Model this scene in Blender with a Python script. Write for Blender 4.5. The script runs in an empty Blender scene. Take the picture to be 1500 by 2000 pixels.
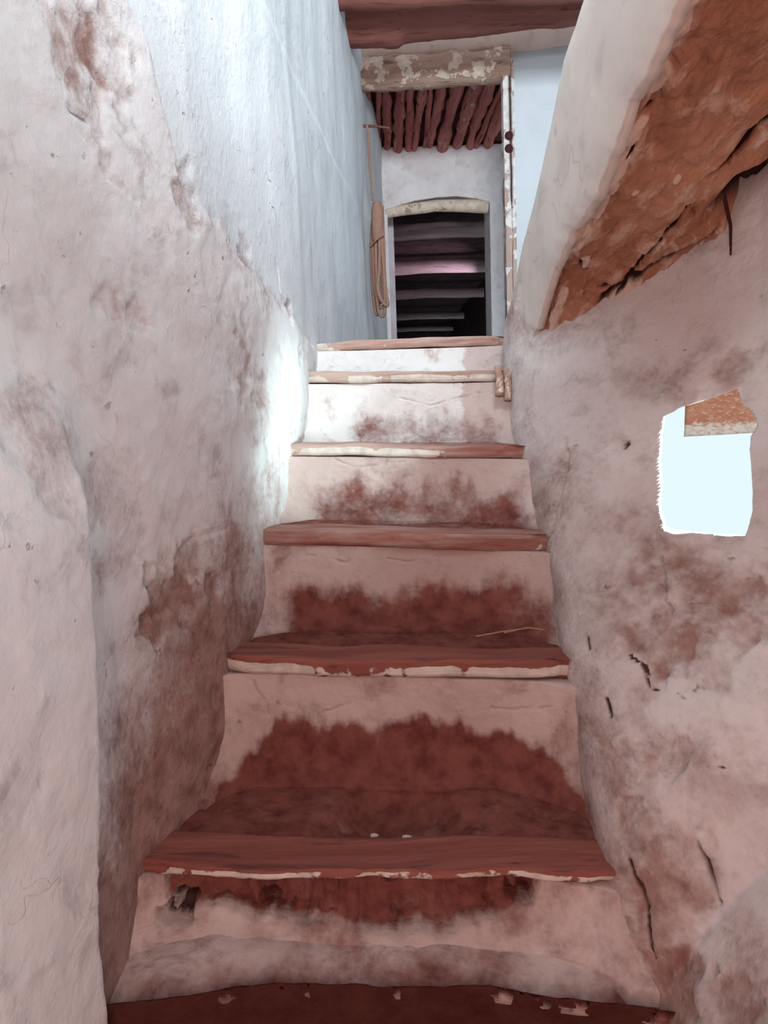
import bpy, bmesh, math, random
import numpy as np
from mathutils import Vector, Matrix

random.seed(7)
RNG = np.random.RandomState(11)
SC = bpy.context.scene
COL = SC.collection

# ------------------------------------------------------------------ camera
F = 1500.0                      # focal length in pixels of the 1500 x 2000 frame
EYE = np.array([0.0, 0.0, 1.25])
PITCH = math.radians(7.6)       # looking slightly down
ROLL = math.radians(2.0)
_cp, _sp = math.cos(PITCH), math.sin(PITCH)
_r0 = np.array([1.0, 0, 0]); _u0 = np.array([0, _sp, _cp]); FWD = np.array([0, _cp, -_sp])
RIGHT = math.cos(ROLL) * _r0 - math.sin(ROLL) * _u0
UP = math.cos(ROLL) * _u0 + math.sin(ROLL) * _r0
cam = bpy.data.cameras.new('camera')
cam.sensor_fit = 'HORIZONTAL'; cam.sensor_width = 36.0; cam.lens = 36.0 * F / 1500.0
cam.clip_start = 0.02; cam.clip_end = 200
cam_o = bpy.data.objects.new('camera', cam); COL.objects.link(cam_o)
M = Matrix(((RIGHT[0], UP[0], -FWD[0], EYE[0]), (RIGHT[1], UP[1], -FWD[1], EYE[1]), (RIGHT[2], UP[2], -FWD[2], EYE[2]), (0, 0, 0, 1)))
cam_o.matrix_world = M
SC.camera = cam_o

# ------------------------------------------------------------------ world, lights, exposure
SC.view_settings.view_transform = 'Standard'
SC.view_settings.look = 'None'
SC.view_settings.gamma = 1.0
SC.view_settings.exposure = 0.0
SC.view_settings.use_curve_mapping = False
SC.cycles.use_denoising = True
SC.cycles.max_bounces = 6
SC.cycles.diffuse_bounces = 5
SC.cycles.glossy_bounces = 1
SC.cycles.use_adaptive_sampling = True
SC.cycles.adaptive_threshold = 0.09
SC.cycles.adaptive_min_samples = 16
SC.cycles.caustics_reflective = False
SC.cycles.caustics_refractive = False
SC.cycles.sample_clamp_indirect = 6.0

world = bpy.data.worlds.new('sky'); SC.world = world
world.use_nodes = True
bg = world.node_tree.nodes['Background']
bg.inputs['Color'].default_value = (0.80, 0.96, 1.0, 1)
bg.inputs['Strength'].default_value = 1.0

def area_light(name, loc, target, sx, sy, power, color, spread=180):
    l = bpy.data.lights.new(name, 'AREA'); l.shape = 'RECTANGLE'; l.size = sx; l.size_y = sy
    l.energy = power; l.color = color; l.spread = math.radians(spread)
    o = bpy.data.objects.new(name, l); COL.objects.link(o); o.location = loc
    d = Vector(target) - Vector(loc); o.rotation_euler = d.to_track_quat('-Z', 'Y').to_euler()
    return o

# daylight from the doorway behind the viewer (reddish, off the earth courtyard)
area_light('doorway_daylight', (0.0, -0.75, 1.1), (0.0, 1.6, 0.9), 0.9, 1.6, 17.0, (1.0, 0.58, 0.48))
# added fill lamp right of the viewer, on to the nearest left wall
area_light('side_fill', (1.1, 0.0, 1.75), (-0.5, 0.85, 1.55), 0.6, 1.0, 1.6, (0.80, 0.98, 1.0), 50)
# open sky over the upper flight and the landing
area_light('stairwell_skylight', (1.0, 2.5, 3.75), (-0.1, 2.7, 2.2), 1.1, 1.8, 13.0, (0.93, 0.97, 1.0))
# added fill lamp inside the closed chamber, to bring out its beams
area_light('chamber_fill', (0.9, 7.6, 2.2), (-0.2, 8.0, 2.3), 0.4, 0.6, 5.0, (0.95, 0.72, 0.85))
# glare of the bright courtyard, through the slit window and on to the left wall
area_light('courtyard_glare', (1.92, 0.58, 0.99), (0.62, 1.49, 1.125), 0.95, 0.42, 48.0, (0.74, 1.0, 1.0), 50)
# added fill lamp above the entry, level light along the stairwell into the passage
area_light('high_fill', (0.35, -0.30, 2.68), (0.25, 5.4, 2.66), 0.8, 0.45, 35.0, (0.88, 0.97, 1.0), 90)
def ray(px, py):
    return ((px - 750.0) / F) * RIGHT + ((1000.0 - py) / F) * UP + FWD
def PY(px, py, Y):
    v = ray(px, py); return EYE + v * (Y / v[1])
def PZ(px, py, Z):
    v = ray(px, py); return EYE + v * ((Z - EYE[2]) / v[2])
def PX(px, py, X):
    v = ray(px, py); return EYE + v * (X / v[0])
def project(P):
    d = np.asarray(P) - EYE
    z = d @ FWD
    return np.stack([750 + F * (d @ RIGHT) / z, 1000 - F * (d @ UP) / z], -1)

# step front edges: left pixel, right pixel, depth at each end, plank thickness
STEPS = {
    1: ((190, 1945), (1240, 1950), 1.03, 1.00, 0.0),
    2: ((258, 1688), (1160, 1706), 1.19, 1.13, 0.024),
    3: ((432, 1284), (1092, 1300), 1.50, 1.43, 0.036),
    4: ((505, 1036), (1050, 1048), 1.74, 1.68, 0.036),
    5: ((560, 868), (1010, 873), 1.97, 1.94, 0.031),
    6: ((595, 728), (976, 724), 2.21, 2.21, 0.032),
    7: ((613, 668), (973, 657), 2.47, 2.48, 0.030),
}
SL = {k: PY(*s[0], s[2]) for k, s in STEPS.items()}
SR = {k: PY(*s[1], s[3]) for k, s in STEPS.items()}
LAND_Z = 0.5 * (SL[7][2] + SR[7][2])

# plan of the two stairwell walls
_wl4 = PY(712, 250, 4.3); _wl5 = PY(749, 350, 5.5)
WLY = [-0.8, 0.3, 1.05, 1.085] + [SL[k][1] for k in (2, 3, 4, 5, 6, 7)] + [4.3, 5.5, 5.9]
_j = PY(163, 1300, 1.05)[0]
WLX = [_j - 0.55, _j - 0.22, _j + 0.012, _j - 0.012] + [SL[k][0] for k in (2, 3, 4, 5, 6, 7)] + [_wl4[0], _wl5[0], _wl5[0] + 0.02]
def gl(Y): return np.interp(Y, WLY, WLX)
def on_left(px, py):
    v = ray(px, py); lo, hi = 0.2, 9.0
    for _ in range(50):
        m = 0.5 * (lo + hi); p = EYE + v * m
        if p[0] < gl(p[1]): hi = m
        else: lo = m
    return EYE + v * lo
RWY = [SR[k][1] for k in (1, 2, 3, 4, 5, 6, 7)]
RWX = [SR[1][0] + .02, SR[2][0] + .018, SR[3][0] + .020, SR[4][0] + .022, SR[5][0] + .024, SR[6][0] + .022, SR[7][0] + .015]
RWZ = [SR[k][2] for k in (1, 2, 3, 4, 5, 6, 7)]
FLY = [-0.8, 0.9, 1.2, 1.5, 1.7, 2.0, 2.3, 2.6]
FLX = [0.44, 0.44, 0.43, 0.38, 0.30, 0.15, 0.05, 0.02]
def gr(Y, Z):
    xb = np.interp(Y, RWY, RWX); zs = np.interp(Y, RWY, RWZ)
    t = np.clip((Z - zs + 0.06) / 0.62, 0, 1); t = t * t * (3 - 2 * t)
    return xb + np.interp(Y, FLY, FLX) * t
def on_right(px, py):
    v = ray(px, py); m = 0.3
    while m < 6:
        p = EYE + v * m
        if p[0] > gr(p[1], p[2]): break
        m += 0.004
    return EYE + v * m

WIN_PX = [(1297, 815), (1330, 795), (1380, 782), (1440, 758), (1449, 785), (1458, 810), (1464, 855), (1469, 950), (1469, 1010), (1462, 1030), (1455, 1046), (1380, 1044), (1325, 1042), (1297, 1037), (1293, 1010), (1286, 985), (1291, 960), (1288, 900), (1291, 850)]
WIN_C = on_right(1378, 905)

# ------------------------------------------------------------------ noise
def _hash(ix, iy, iz, seed):
    h = (ix.astype(np.int64) * 374761393 + iy.astype(np.int64) * 668265263 + iz.astype(np.int64) * 1274126177 + seed * 974711) & 0xffffffff
    h = ((h ^ (h >> 13)) * 1274126177) & 0xffffffff
    h = (h ^ (h >> 16)) & 0xffffff
    return h / float(0xffffff)
def vnoise(P, seed=0):
    P = np.asarray(P, float); i = np.floor(P).astype(np.int64); f = P - i; f = f * f * f * (f * (f * 6 - 15) + 10)
    x, y, z = i[..., 0], i[..., 1], i[..., 2]; fx, fy, fz = f[..., 0], f[..., 1], f[..., 2]
    def h(a, b, c): return _hash(x + a, y + b, z + c, seed)
    c00 = h(0, 0, 0) * (1 - fx) + h(1, 0, 0) * fx; c10 = h(0, 1, 0) * (1 - fx) + h(1, 1, 0) * fx
    c01 = h(0, 0, 1) * (1 - fx) + h(1, 0, 1) * fx; c11 = h(0, 1, 1) * (1 - fx) + h(1, 1, 1) * fx
    return (c00 * (1 - fy) + c10 * fy) * (1 - fz) + (c01 * (1 - fy) + c11 * fy) * fz
def fbm(P, scale, octv=4, seed=0, gain=0.5):
    P = np.asarray(P, float) * scale; a, s, t = 1.0, 0.0, 0.0
    for o in range(octv):
        s = s + a * (vnoise(P, seed + o * 17) - 0.5); t += a; a *= gain; P = P * 2.03 + 7.1
    return s / t * 2.0          # about -1..1
def ridged(P, scale, octv=4, seed=0):
    P = np.asarray(P, float) * scale; a, s, t = 1.0, 0.0, 0.0
    for o in range(octv):
        s = s + a * (1 - np.abs(2 * vnoise(P, seed + o * 13) - 1)); t += a; a *= 0.5; P = P * 2.1 + 3.3
    return s / t
def sstep(a, b, x):
    t = np.clip((x - a) / (b - a), 0, 1); return t * t * (3 - 2 * t)
def polydist(P, pts):
    """distance of points P (...,3) to a 3-D polyline"""
    pts = np.asarray(pts); best = None
    for a, b in zip(pts[:-1], pts[1:]):
        ab = b - a; t = np.clip(((P - a) @ ab) / max(ab @ ab, 1e-9), 0, 1)
        d = np.linalg.norm(P - (a + t[..., None] * ab), axis=-1)
        best = d if best is None else np.minimum(best, d)
    return best

# ------------------------------------------------------------------ mesh builders
def link(name, verts, faces, mat, parent=None, attrs=None, smooth=True):
    me = bpy.data.meshes.new(name)
    me.from_pydata([tuple(v) for v in verts], [], [tuple(int(i) for i in f) for f in faces])
    if smooth: me.polygons.foreach_set('use_smooth', [True] * len(me.polygons))
    for k, v in (attrs or {}).items():
        a = me.attributes.new(k, 'FLOAT', 'POINT'); a.data.foreach_set('value', np.asarray(v, np.float32).ravel())
    if mat: me.materials.append(mat)
    me.update()
    o = bpy.data.objects.new(name, me); COL.objects.link(o)
    if parent: o.parent = parent
    return o

def fast_link(name, V, Q, mat, parent=None, attrs=None, smooth=True):
    """all-quad mesh from arrays"""
    V = np.asarray(V, np.float32); Q = np.asarray(Q, np.int32)
    a, b, c, d = V[Q[:, 0]], V[Q[:, 1]], V[Q[:, 2]], V[Q[:, 3]]
    vol = (np.einsum('ij,ij->i', a, np.cross(b, c)) + np.einsum('ij,ij->i', a, np.cross(c, d))).sum()
    if vol < 0: Q = Q[:, ::-1]
    me = bpy.data.meshes.new(name)
    me.vertices.add(len(V)); me.vertices.foreach_set('co', V.ravel())
    me.loops.add(Q.size); me.loops.foreach_set('vertex_index', Q.ravel())
    me.polygons.add(len(Q)); me.polygons.foreach_set('loop_start', np.arange(0, Q.size, 4, dtype=np.int32))
    me.polygons.foreach_set('use_smooth', np.full(len(Q), smooth))
    for k, v in (attrs or {}).items():
        at = me.attributes.new(k, 'FLOAT', 'POINT'); at.data.foreach_set('value', np.asarray(v, np.float32).ravel())
    if mat: me.materials.append(mat)
    me.update(calc_edges=True); me.validate()
    o = bpy.data.objects.new(name, me); COL.objects.link(o)
    if parent: o.parent = parent
    return o

def solid_grid(name, P, off, mat, parent=None, attrs=None, smooth=True):
    """closed slab: the grid P (nr,nc,3), its copy moved by off, and the rim"""
    nr, nc = P.shape[:2]; n = nr * nc
    V = np.concatenate([P.reshape(-1, 3), (P + np.asarray(off)).reshape(-1, 3)])
    idx = np.arange(n).reshape(nr, nc)
    f = np.stack([idx[:-1, :-1], idx[:-1, 1:], idx[1:, 1:], idx[1:, :-1]], -1).reshape(-1, 4)
    bck = f[:, ::-1] + n
    rim = []
    def strip(e):
        e = np.asarray(e); rim.append(np.stack([e[1:], e[:-1], e[:-1] + n, e[1:] + n], -1))
    strip(idx[0, :]); strip(idx[:, -1]); strip(idx[-1, ::-1]); strip(idx[::-1, 0])
    Q = np.concatenate([f, bck] + rim)
    at = {k: np.concatenate([np.asarray(v).ravel(), np.zeros(n)]) for k, v in (attrs or {}).items()}
    return fast_link(name, V, Q, mat, parent, at, smooth)

def tube(name, rings, mat, parent=None, attrs=None, smooth=True, cap=True):
    """rings (n,m,3) swept closed around m, capped by fans of quads"""
    rings = np.asarray(rings, float); n, m = rings.shape[:2]
    V = rings.reshape(-1, 3); idx = np.arange(n * m).reshape(n, m); nx = np.roll(idx, -1, 1)
    Q = [np.stack([idx[:-1], nx[:-1], nx[1:], idx[1:]], -1).reshape(-1, 4)]
    F_ = [list(q) for q in np.concatenate(Q)]
    if cap: F_ += [list(idx[0][::-1]), list(idx[-1])]
    at = attrs
    o = link(name, V, F_, mat, parent, at, smooth)
    bm = bmesh.new(); bm.from_mesh(o.data); bmesh.ops.recalc_face_normals(bm, faces=bm.faces); bm.to_mesh(o.data); bm.free()
    return o

def path_rings(path, rad, m=10, seed=0, rough=0.0, flat=1.0):
    path = np.asarray(path, float); n = len(path)
    rad = np.broadcast_to(np.asarray(rad, float), (n,))
    t = np.gradient(path, axis=0); t /= np.linalg.norm(t, axis=1, keepdims=True) + 1e-12
    ref = np.array([0.31, 0.17, 0.93]); 
    if abs(t.mean(0) @ ref) > 0.85 * np.linalg.norm(t.mean(0)): ref = np.array([0.9, 0.3, 0.1])
    out = []
    side = np.cross(t[0], ref); side /= np.linalg.norm(side)
    for i in range(n):
        side = side - t[i] * (side @ t[i]); side /= np.linalg.norm(side) + 1e-12
        b = np.cross(t[i], side)
        a = np.arange(m) * 2 * math.pi / m
        out.append(path[i] + rad[i] * (np.cos(a)[:, None] * side + flat * np.sin(a)[:, None] * b))
    R = np.array(out)
    if rough > 0:
        d = fbm(R, 9.0, 3, seed) * rough
        R = path[:, None] + (R - path[:, None]) * (1 + d[..., None])
    return R

def boxmesh(name, lo, hi, mat, parent=None, bevel=0.01):
    bm = bmesh.new(); bmesh.ops.create_cube(bm, size=1.0)
    lo, hi = np.asarray(lo, float), np.asarray(hi, float)
    for v in bm.verts:
        v.co = Vector(tuple((lo + hi) / 2 + np.array(v.co) * (hi - lo)))
    if bevel: bmesh.ops.bevel(bm, geom=bm.edges[:], offset=bevel, segments=2, affect='EDGES')
    me = bpy.data.meshes.new(name); bm.to_mesh(me); bm.free()
    if mat: me.materials.append(mat)
    o = bpy.data.objects.new(name, me); COL.objects.link(o)
    if parent: o.parent = parent
    return o

def boolean_cut(o, cutter):
    bm = bmesh.new(); bm.from_mesh(cutter.data); bmesh.ops.triangulate(bm, faces=bm.faces[:]); bmesh.ops.recalc_face_normals(bm, faces=bm.faces)
    if bm.calc_volume(signed=True) < 0: bmesh.ops.reverse_faces(bm, faces=bm.faces)
    bm.to_mesh(cutter.data); bm.free()
    md = o.modifiers.new('cut', 'BOOLEAN'); md.operation = 'DIFFERENCE'; md.solver = 'MANIFOLD'; md.object = cutter
    dg = bpy.context.evaluated_depsgraph_get(); dg.update()
    me = bpy.data.meshes.new_from_object(o.evaluated_get(dg)); old = o.data
    o.modifiers.clear(); o.data = me; bpy.data.meshes.remove(old)
    cm = cutter.data; bpy.data.objects.remove(cutter); bpy.data.meshes.remove(cm)

def tag(o, label=None, cat=None, group=None, kind=None):
    if label: o['label'] = label
    if cat: o['category'] = cat
    if group: o['group'] = group
    if kind: o['kind'] = kind
    return o
def struct(o, label=None):
    o['kind'] = 'structure'
    if label: o['label'] = label
    return o
def empty(name, loc):
    o = bpy.data.objects.new(name, None); COL.objects.link(o); o.location = tuple(loc); o.empty_display_size = 0.1
    return o
def under(o, root):
    o.parent = root; o.matrix_parent_inverse = Matrix.Translation(root.location).inverted(); return o

# ------------------------------------------------------------------ materials
class NT:
    def __init__(self, name):
        self.m = bpy.data.materials.new(name); self.m.use_nodes = True
        self.t = self.m.node_tree; self.b = self.t.nodes['Principled BSDF']
        self.tc = self.t.nodes.new('ShaderNodeTexCoord').outputs['Object']
    def n(self, ty, **kw):
        x = self.t.nodes.new(ty)
        for k, v in kw.items(): setattr(x, k, v)
        return x
    def l(self, a, b): self.t.links.new(a, b)
    def put(self, sock, v):
        if hasattr(v, 'is_output'): self.l(v, sock)
        else: sock.default_value = v
    def map(self, scale=(1, 1, 1), rot=(0, 0, 0)):
        x = self.n('ShaderNodeMapping'); x.inputs['Scale'].default_value = scale; x.inputs['Rotation'].default_value = rot
        self.l(self.tc, x.inputs['Vector']); return x.outputs[0]
    def noise(self, scale, detail=6, rough=0.55, vec=None, dist=0.0):
        x = self.n('ShaderNodeTexNoise'); x.inputs['Scale'].default_value = scale; x.inputs['Detail'].default_value = min(detail, 4)
        x.inputs['Roughness'].default_value = rough; x.inputs['Distortion'].default_value = dist
        self.l(vec or self.tc, x.inputs['Vector']); return x.outputs['Fac']
    def voro(self, scale, vec=None, feature='DISTANCE_TO_EDGE'):
        x = self.n('ShaderNodeTexVoronoi', feature=feature); x.inputs['Scale'].default_value = scale
        self.l(vec or self.tc, x.inputs['Vector']); return x.outputs['Distance']
    def math(self, op, a, b=0.0, clamp=False):
        x = self.n('ShaderNodeMath', operation=op); x.use_clamp = clamp
        self.put(x.inputs[0], a); self.put(x.inputs[1], b); return x.outputs[0]
    def ramp(self, v, lo, hi, a=0.0, b=1.0):
        x = self.n('ShaderNodeMapRange', interpolation_type='SMOOTHSTEP')
        self.put(x.inputs[0], v); x.inputs[1].default_value = lo; x.inputs[2].default_value = hi
        x.inputs[3].default_value = a; x.inputs[4].default_value = b; return x.outputs[0]
    def mix(self, fac, a, b):
        x = self.n('ShaderNodeMix', data_type='RGBA')
        self.put(x.inputs['Factor'], fac)
        for s, v in ((x.inputs[6], a), (x.inputs[7], b)):
            if hasattr(v, 'is_output'): self.l(v, s)
            else: s.default_value = (*v, 1)
        return x.outputs[2]
    def attr(self, name):
        x = self.n('ShaderNodeAttribute', attribute_name=name); return x.outputs['Fac']
    def done(self, color, height=None, strength=0.4, dist=0.01, rough=0.9):
        if hasattr(color, 'is_output'): self.l(color, self.b.inputs['Base Color'])
        else: self.b.inputs['Base Color'].default_value = (*color, 1)
        self.put(self.b.inputs['Roughness'], rough)
        self.b.inputs['Specular IOR Level'].default_value = 0.0
        if height is not None:
            x = self.n('ShaderNodeBump'); x.inputs['Strength'].default_value = strength; x.inputs['Distance'].default_value = dist
            self.l(height, x.inputs['Height']); self.l(x.outputs[0], self.b.inputs['Normal'])
        return self.m

def plaster(name, A, B, mud, mud2, white=(0.8, 0.82, 0.84), crack_amt=0.14, vec_scale=(1, 1, 1), spots=0.5, bump=0.5):
    k = NT(name); vec = k.map(vec_scale)
    big = k.noise(2.6, 5, 0.6, vec, 0.4); mid = k.noise(11, 7, 0.62, vec, 0.3); fine = k.noise(70, 6, 0.65)
    col = k.mix(k.ramp(big, 0.36, 0.66), A, B)
    col = k.mix(k.math('MULTIPLY', k.ramp(mid, 0.52, 0.72), 0.55), col, tuple(0.72 * b for b in B))
    # whitewash coat, also the painted light on the upper left wall
    wm = k.ramp(k.math('ADD', k.attr('white'), k.math('MULTIPLY', k.math('SUBTRACT', mid, 0.5), 1.3)), 0.42, 0.6)
    wcol = k.mix(k.ramp(big, 0.4, 0.7), white, tuple(w * 0.9 for w in white))
    col = k.mix(wm, col, wcol)
    # bare earth where the plaster has gone or is soiled
    dn = k.math('ADD', k.math('MULTIPLY', k.math('SUBTRACT', mid, 0.5), 1.1), k.math('MULTIPLY', k.math('SUBTRACT', fine, 0.5), 0.5))
    dm = k.ramp(k.math('ADD', k.attr('dirt'), dn), 0.10, 0.95)
    dcol = k.mix(k.ramp(k.noise(26, 6, 0.6), 0.32, 0.76), mud, mud2)
    col = k.mix(dm, col, dcol)
    # scattered small pits and flecks
    sp = k.math('MULTIPLY', k.ramp(k.noise(38, 3, 0.5, vec), 0.70 - 0.04 * spots, 0.76), k.ramp(k.noise(5, 3), 0.45, 0.6))
    sp = k.math('MULTIPLY', sp, spots)
    col = k.mix(sp, col, mud2)
    # hairline cracks, only in places
    cv = k.n('ShaderNodeVectorMath', operation='ADD')
    nx = k.n('ShaderNodeTexNoise'); nx.inputs['Scale'].default_value = 14; k.l(vec, nx.inputs['Vector'])
    sc = k.n('ShaderNodeVectorMath', operation='SCALE'); sc.inputs['Scale'].default_value = 0.13; k.l(nx.outputs['Color'], sc.inputs[0])
    k.l(vec, cv.inputs[0]); k.l(sc.outputs[0], cv.inputs[1])
    e = k.voro(5.5, cv.outputs[0])
    cr = k.math('MULTIPLY', k.ramp(e, 0.0, 0.012, 1.0, 0.0), k.ramp(k.noise(6.3, 3), 0.54, 0.64))
    cr = k.math('MULTIPLY', cr, crack_amt)
    col = k.mix(cr, col, mud2)
    ca = k.ramp(k.attr('crack_shade'), 0.25, 0.8)
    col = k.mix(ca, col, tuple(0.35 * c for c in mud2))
    h = k.math('ADD', k.math('MULTIPLY', mid, 1.0), k.math('MULTIPLY', fine, 0.35))
    h = k.math('SUBTRACT', h, k.math('MULTIPLY', cr, 0.6)); h = k.math('SUBTRACT', h, k.math('MULTIPLY', sp, 0.8))
    h = k.math('ADD', h, k.math('MULTIPLY', k.math('MULTIPLY', dm, fine), 0.5))
    return k.done(col, h, bump, 0.012)

MUD, MUD2 = (0.25, 0.095, 0.077), (0.13, 0.040, 0.036)
m_left = plaster('old_whitewash', (0.77, 0.78, 0.80), (0.67, 0.645, 0.655), (0.40, 0.27, 0.24), (0.25, 0.14, 0.125), white=(0.68, 0.725, 0.76), spots=0.7)
m_right = plaster('worn_plaster', (0.74, 0.705, 0.695), (0.62, 0.54, 0.52), (0.36, 0.22, 0.185), (0.22, 0.11, 0.09), spots=0.7, vec_scale=(1, 0.55, 1))
m_step = plaster('step_plaster', (0.63, 0.535, 0.51), (0.52, 0.41, 0.38), MUD, MUD2, white=(0.8, 0.8, 0.79), spots=0.35)
m_white = plaster('fresh_whitewash', (0.72, 0.76, 0.82), (0.69, 0.73, 0.80), (0.5, 0.4, 0.38), (0.3, 0.2, 0.18), crack_amt=0.15, spots=0.1, bump=0.25, white=(0.68, 0.73, 0.78))
m_inner = plaster('passage_plaster', (0.80, 0.77, 0.79), (0.70, 0.64, 0.65), (0.36, 0.24, 0.22), (0.2, 0.11, 0.1), spots=0.4, crack_amt=0.25)
m_cream = plaster('cream_plaster', (0.74, 0.67, 0.62), (0.66, 0.57, 0.515), (0.4, 0.25, 0.19), (0.25, 0.13, 0.10), spots=0.25, crack_amt=0.2, vec_scale=(1, 0.35, 0.5), bump=0.3)

m_roll = plaster('warm_plaster', (0.68, 0.54, 0.46), (0.58, 0.43, 0.36), (0.4, 0.25, 0.19), (0.25, 0.13, 0.10), spots=0.4, crack_amt=0.2, white=(0.68, 0.54, 0.46))

def mud_material(name, A, B, C, pale, vs=(1, 0.4, 0.6)):
    k = NT(name); vec = k.map(vs)
    n1 = k.noise(7, 8, 0.66, vec, 0.6); n2 = k.noise(24, 7, 0.65, vec, 0.4); n3 = k.noise(90, 5, 0.6)
    col = k.mix(k.ramp(n1, 0.38, 0.62), A, B)
    col = k.mix(k.ramp(n2, 0.5, 0.66), col, C)
    pm = k.ramp(k.math('ADD', k.attr('white'), k.math('MULTIPLY', k.math('SUBTRACT', n2, 0.5), 1.3)), 0.30, 0.80)
    col = k.mix(pm, col, pale)
    col = k.mix(k.ramp(k.attr('crack_shade'), 0.25, 0.8), col, (0.035, 0.016, 0.014))
    h = k.math('ADD', n2, k.math('MULTIPLY', n3, 0.3)); h = k.math('ADD', h, k.math('MULTIPLY', n1, 0.6))
    return k.done(col, h, 0.8, 0.018)
m_soffit = mud_material('rough_earth', (0.47, 0.225, 0.145), (0.33, 0.145, 0.09), (0.54, 0.34, 0.26), (0.66, 0.49, 0.40))
m_roofmud = mud_material('dark_earth', (0.12, 0.05, 0.045), (0.08, 0.03, 0.03), (0.16, 0.07, 0.06), (0.3, 0.2, 0.17))
m_redmud = mud_material('red_earth_wall', (0.62, 0.21, 0.12), (0.68, 0.28, 0.17), (0.78, 0.44, 0.33), (0.93, 0.72, 0.62), vs=(1, 1, 2.4))

def wood(name, A, B, dark, paint=(0.72, 0.66, 0.60), axis=0, bump=0.6):
    k = NT(name); s = [9, 9, 9]; s[axis] = 0.9
    dust = (0.56, 0.44, 0.38)
    vec = k.map(tuple(s)); g = k.noise(1.6, 8, 0.62, vec, 0.8); g2 = k.noise(6, 5, 0.6, vec, 0.3); spot = k.noise(13, 6, 0.6)
    col = k.mix(k.ramp(g, 0.35, 0.65), A, B)
    col = k.mix(k.ramp(g2, 0.56, 0.70), col, dark)
    col = k.mix(k.ramp(k.math('ADD', k.attr('dust'), k.math('MULTIPLY', k.math('SUBTRACT', g2, 0.5), 1.0)), 0.15, 0.95), col, dust)
    pm = k.ramp(k.math('ADD', k.attr('white'), k.math('MULTIPLY', k.math('SUBTRACT', spot, 0.5), 2.2)), 0.42, 0.50)
    col = k.mix(pm, col, k.mix(k.ramp(k.noise(30, 4), 0.4, 0.65), paint, tuple(0.8 * p for p in paint)))
    col = k.mix(k.ramp(k.attr('crack_shade'), 0.25, 0.8), col, tuple(0.3 * d for d in dark))
    h = k.math('ADD', g2, k.math('MULTIPLY', spot, 0.5)); h = k.math('ADD', h, k.math('MULTIPLY', pm, 0.7))
    return k.done(col, h, bump, 0.008, 0.75)
m_plank = wood('worn_plank', (0.25, 0.088, 0.072), (0.33, 0.128, 0.10), (0.11, 0.036, 0.031))
m_beam = wood('red_brown_beam', (0.29, 0.125, 0.105), (0.22, 0.088, 0.072), (0.14, 0.05, 0.042), paint=(0.68, 0.56, 0.46), bump=0.4)
m_log = wood('flaking_log', (0.40, 0.25, 0.19), (0.48, 0.34, 0.27), (0.22, 0.12, 0.09), paint=(0.76, 0.62, 0.51))
m_branch = wood('branch', (0.50, 0.20, 0.18), (0.36, 0.12, 0.115), (0.14, 0.04, 0.045), paint=(0.5, 0.38, 0.34), axis=1)
m_post = wood('painted_post', (0.42, 0.30, 0.26), (0.5, 0.38, 0.34), (0.25, 0.14, 0.12), paint=(0.78, 0.74, 0.72), axis=2)
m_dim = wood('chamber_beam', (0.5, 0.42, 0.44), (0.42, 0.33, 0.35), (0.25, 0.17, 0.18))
def plain(name, A, B, scale=40, rough=0.8, bump=0.3):
    k = NT(name); n1 = k.noise(scale, 5); return k.done(k.mix(k.ramp(n1, 0.35, 0.65), A, B), n1, bump, 0.004, rough)
m_rope = plain('hemp', (0.34, 0.21, 0.165), (0.26, 0.15, 0.115), 160)
m_iron = plain('rusty_iron', (0.20, 0.11, 0.085), (0.13, 0.07, 0.06), 90)
m_knob = plain('dark_knob', (0.085, 0.03, 0.03), (0.06, 0.022, 0.022), 60, 0.5)
m_straw = plain('straw', (0.55, 0.38, 0.25), (0.45, 0.30, 0.19), 120)
m_chip = plain('lime_chip', (0.8, 0.72, 0.68), (0.7, 0.6, 0.56), 120)
m_dark = plain('unlit_plaster', (0.075, 0.05, 0.055), (0.05, 0.034, 0.038), 8)  # darkness of the unlit chamber put into its plaster colour
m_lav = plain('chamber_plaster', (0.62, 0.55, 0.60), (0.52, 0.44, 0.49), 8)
m_floor = plain('trodden_earth', (0.16, 0.075, 0.06), (0.11, 0.05, 0.04), 14)

# ------------------------------------------------------------------ left wall
def axis_samples(segs):
    out = []
    for a, b, s in segs: out.append(np.arange(a, b, s))
    out.append([segs[-1][1]]); return np.concatenate(out)
def blob(P, c, r, soft=0.5, warp=0.0, seed=0):
    d = np.linalg.norm(P - np.asarray(c), axis=-1) / r
    if warp: d = d + warp * fbm(P, 1.6 / r, 4, seed)
    return 1 - sstep(1 - soft, 1 + soft, d)

Ys = axis_samples([(-0.8, 0.55, 0.04), (0.55, 2.6, 0.0058), (2.6, 5.9, 0.022)])
Zs = axis_samples([(0.0, 0.25, 0.03), (0.25, 1.0, 0.009), (1.0, 2.2, 0.006), (2.2, 3.9, 0.025)])
YY, ZZ = np.meshgrid(Ys, Zs, indexing='ij')
_ja, _jb = on_left(150, 1000), on_left(176, 1780)
je = np.interp(ZZ, [_jb[2] - .3, _jb[2], _ja[2], _ja[2] + .2], [_jb[1], _jb[1], _ja[1], _ja[1]])
sh = (je - 1.0675) * (1 - sstep(1.10, 1.19, YY))
flat = SL[2][0] + (YY - SL[2][1]) * (SL[3][0] - SL[2][0]) / (SL[3][1] - SL[2][1])
up_ = sstep(1.10, 1.40, ZZ + 0.08 * fbm(np.stack([YY * 0, YY, ZZ], -1), 4, 3, 9)) * (YY < SL[2][1])
P = np.stack([gl(YY - sh) * (1 - up_) + flat * up_, YY, ZZ], -1)
def edge_line(px_pts): return np.array([on_left(*p) for p in px_pts])
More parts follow.
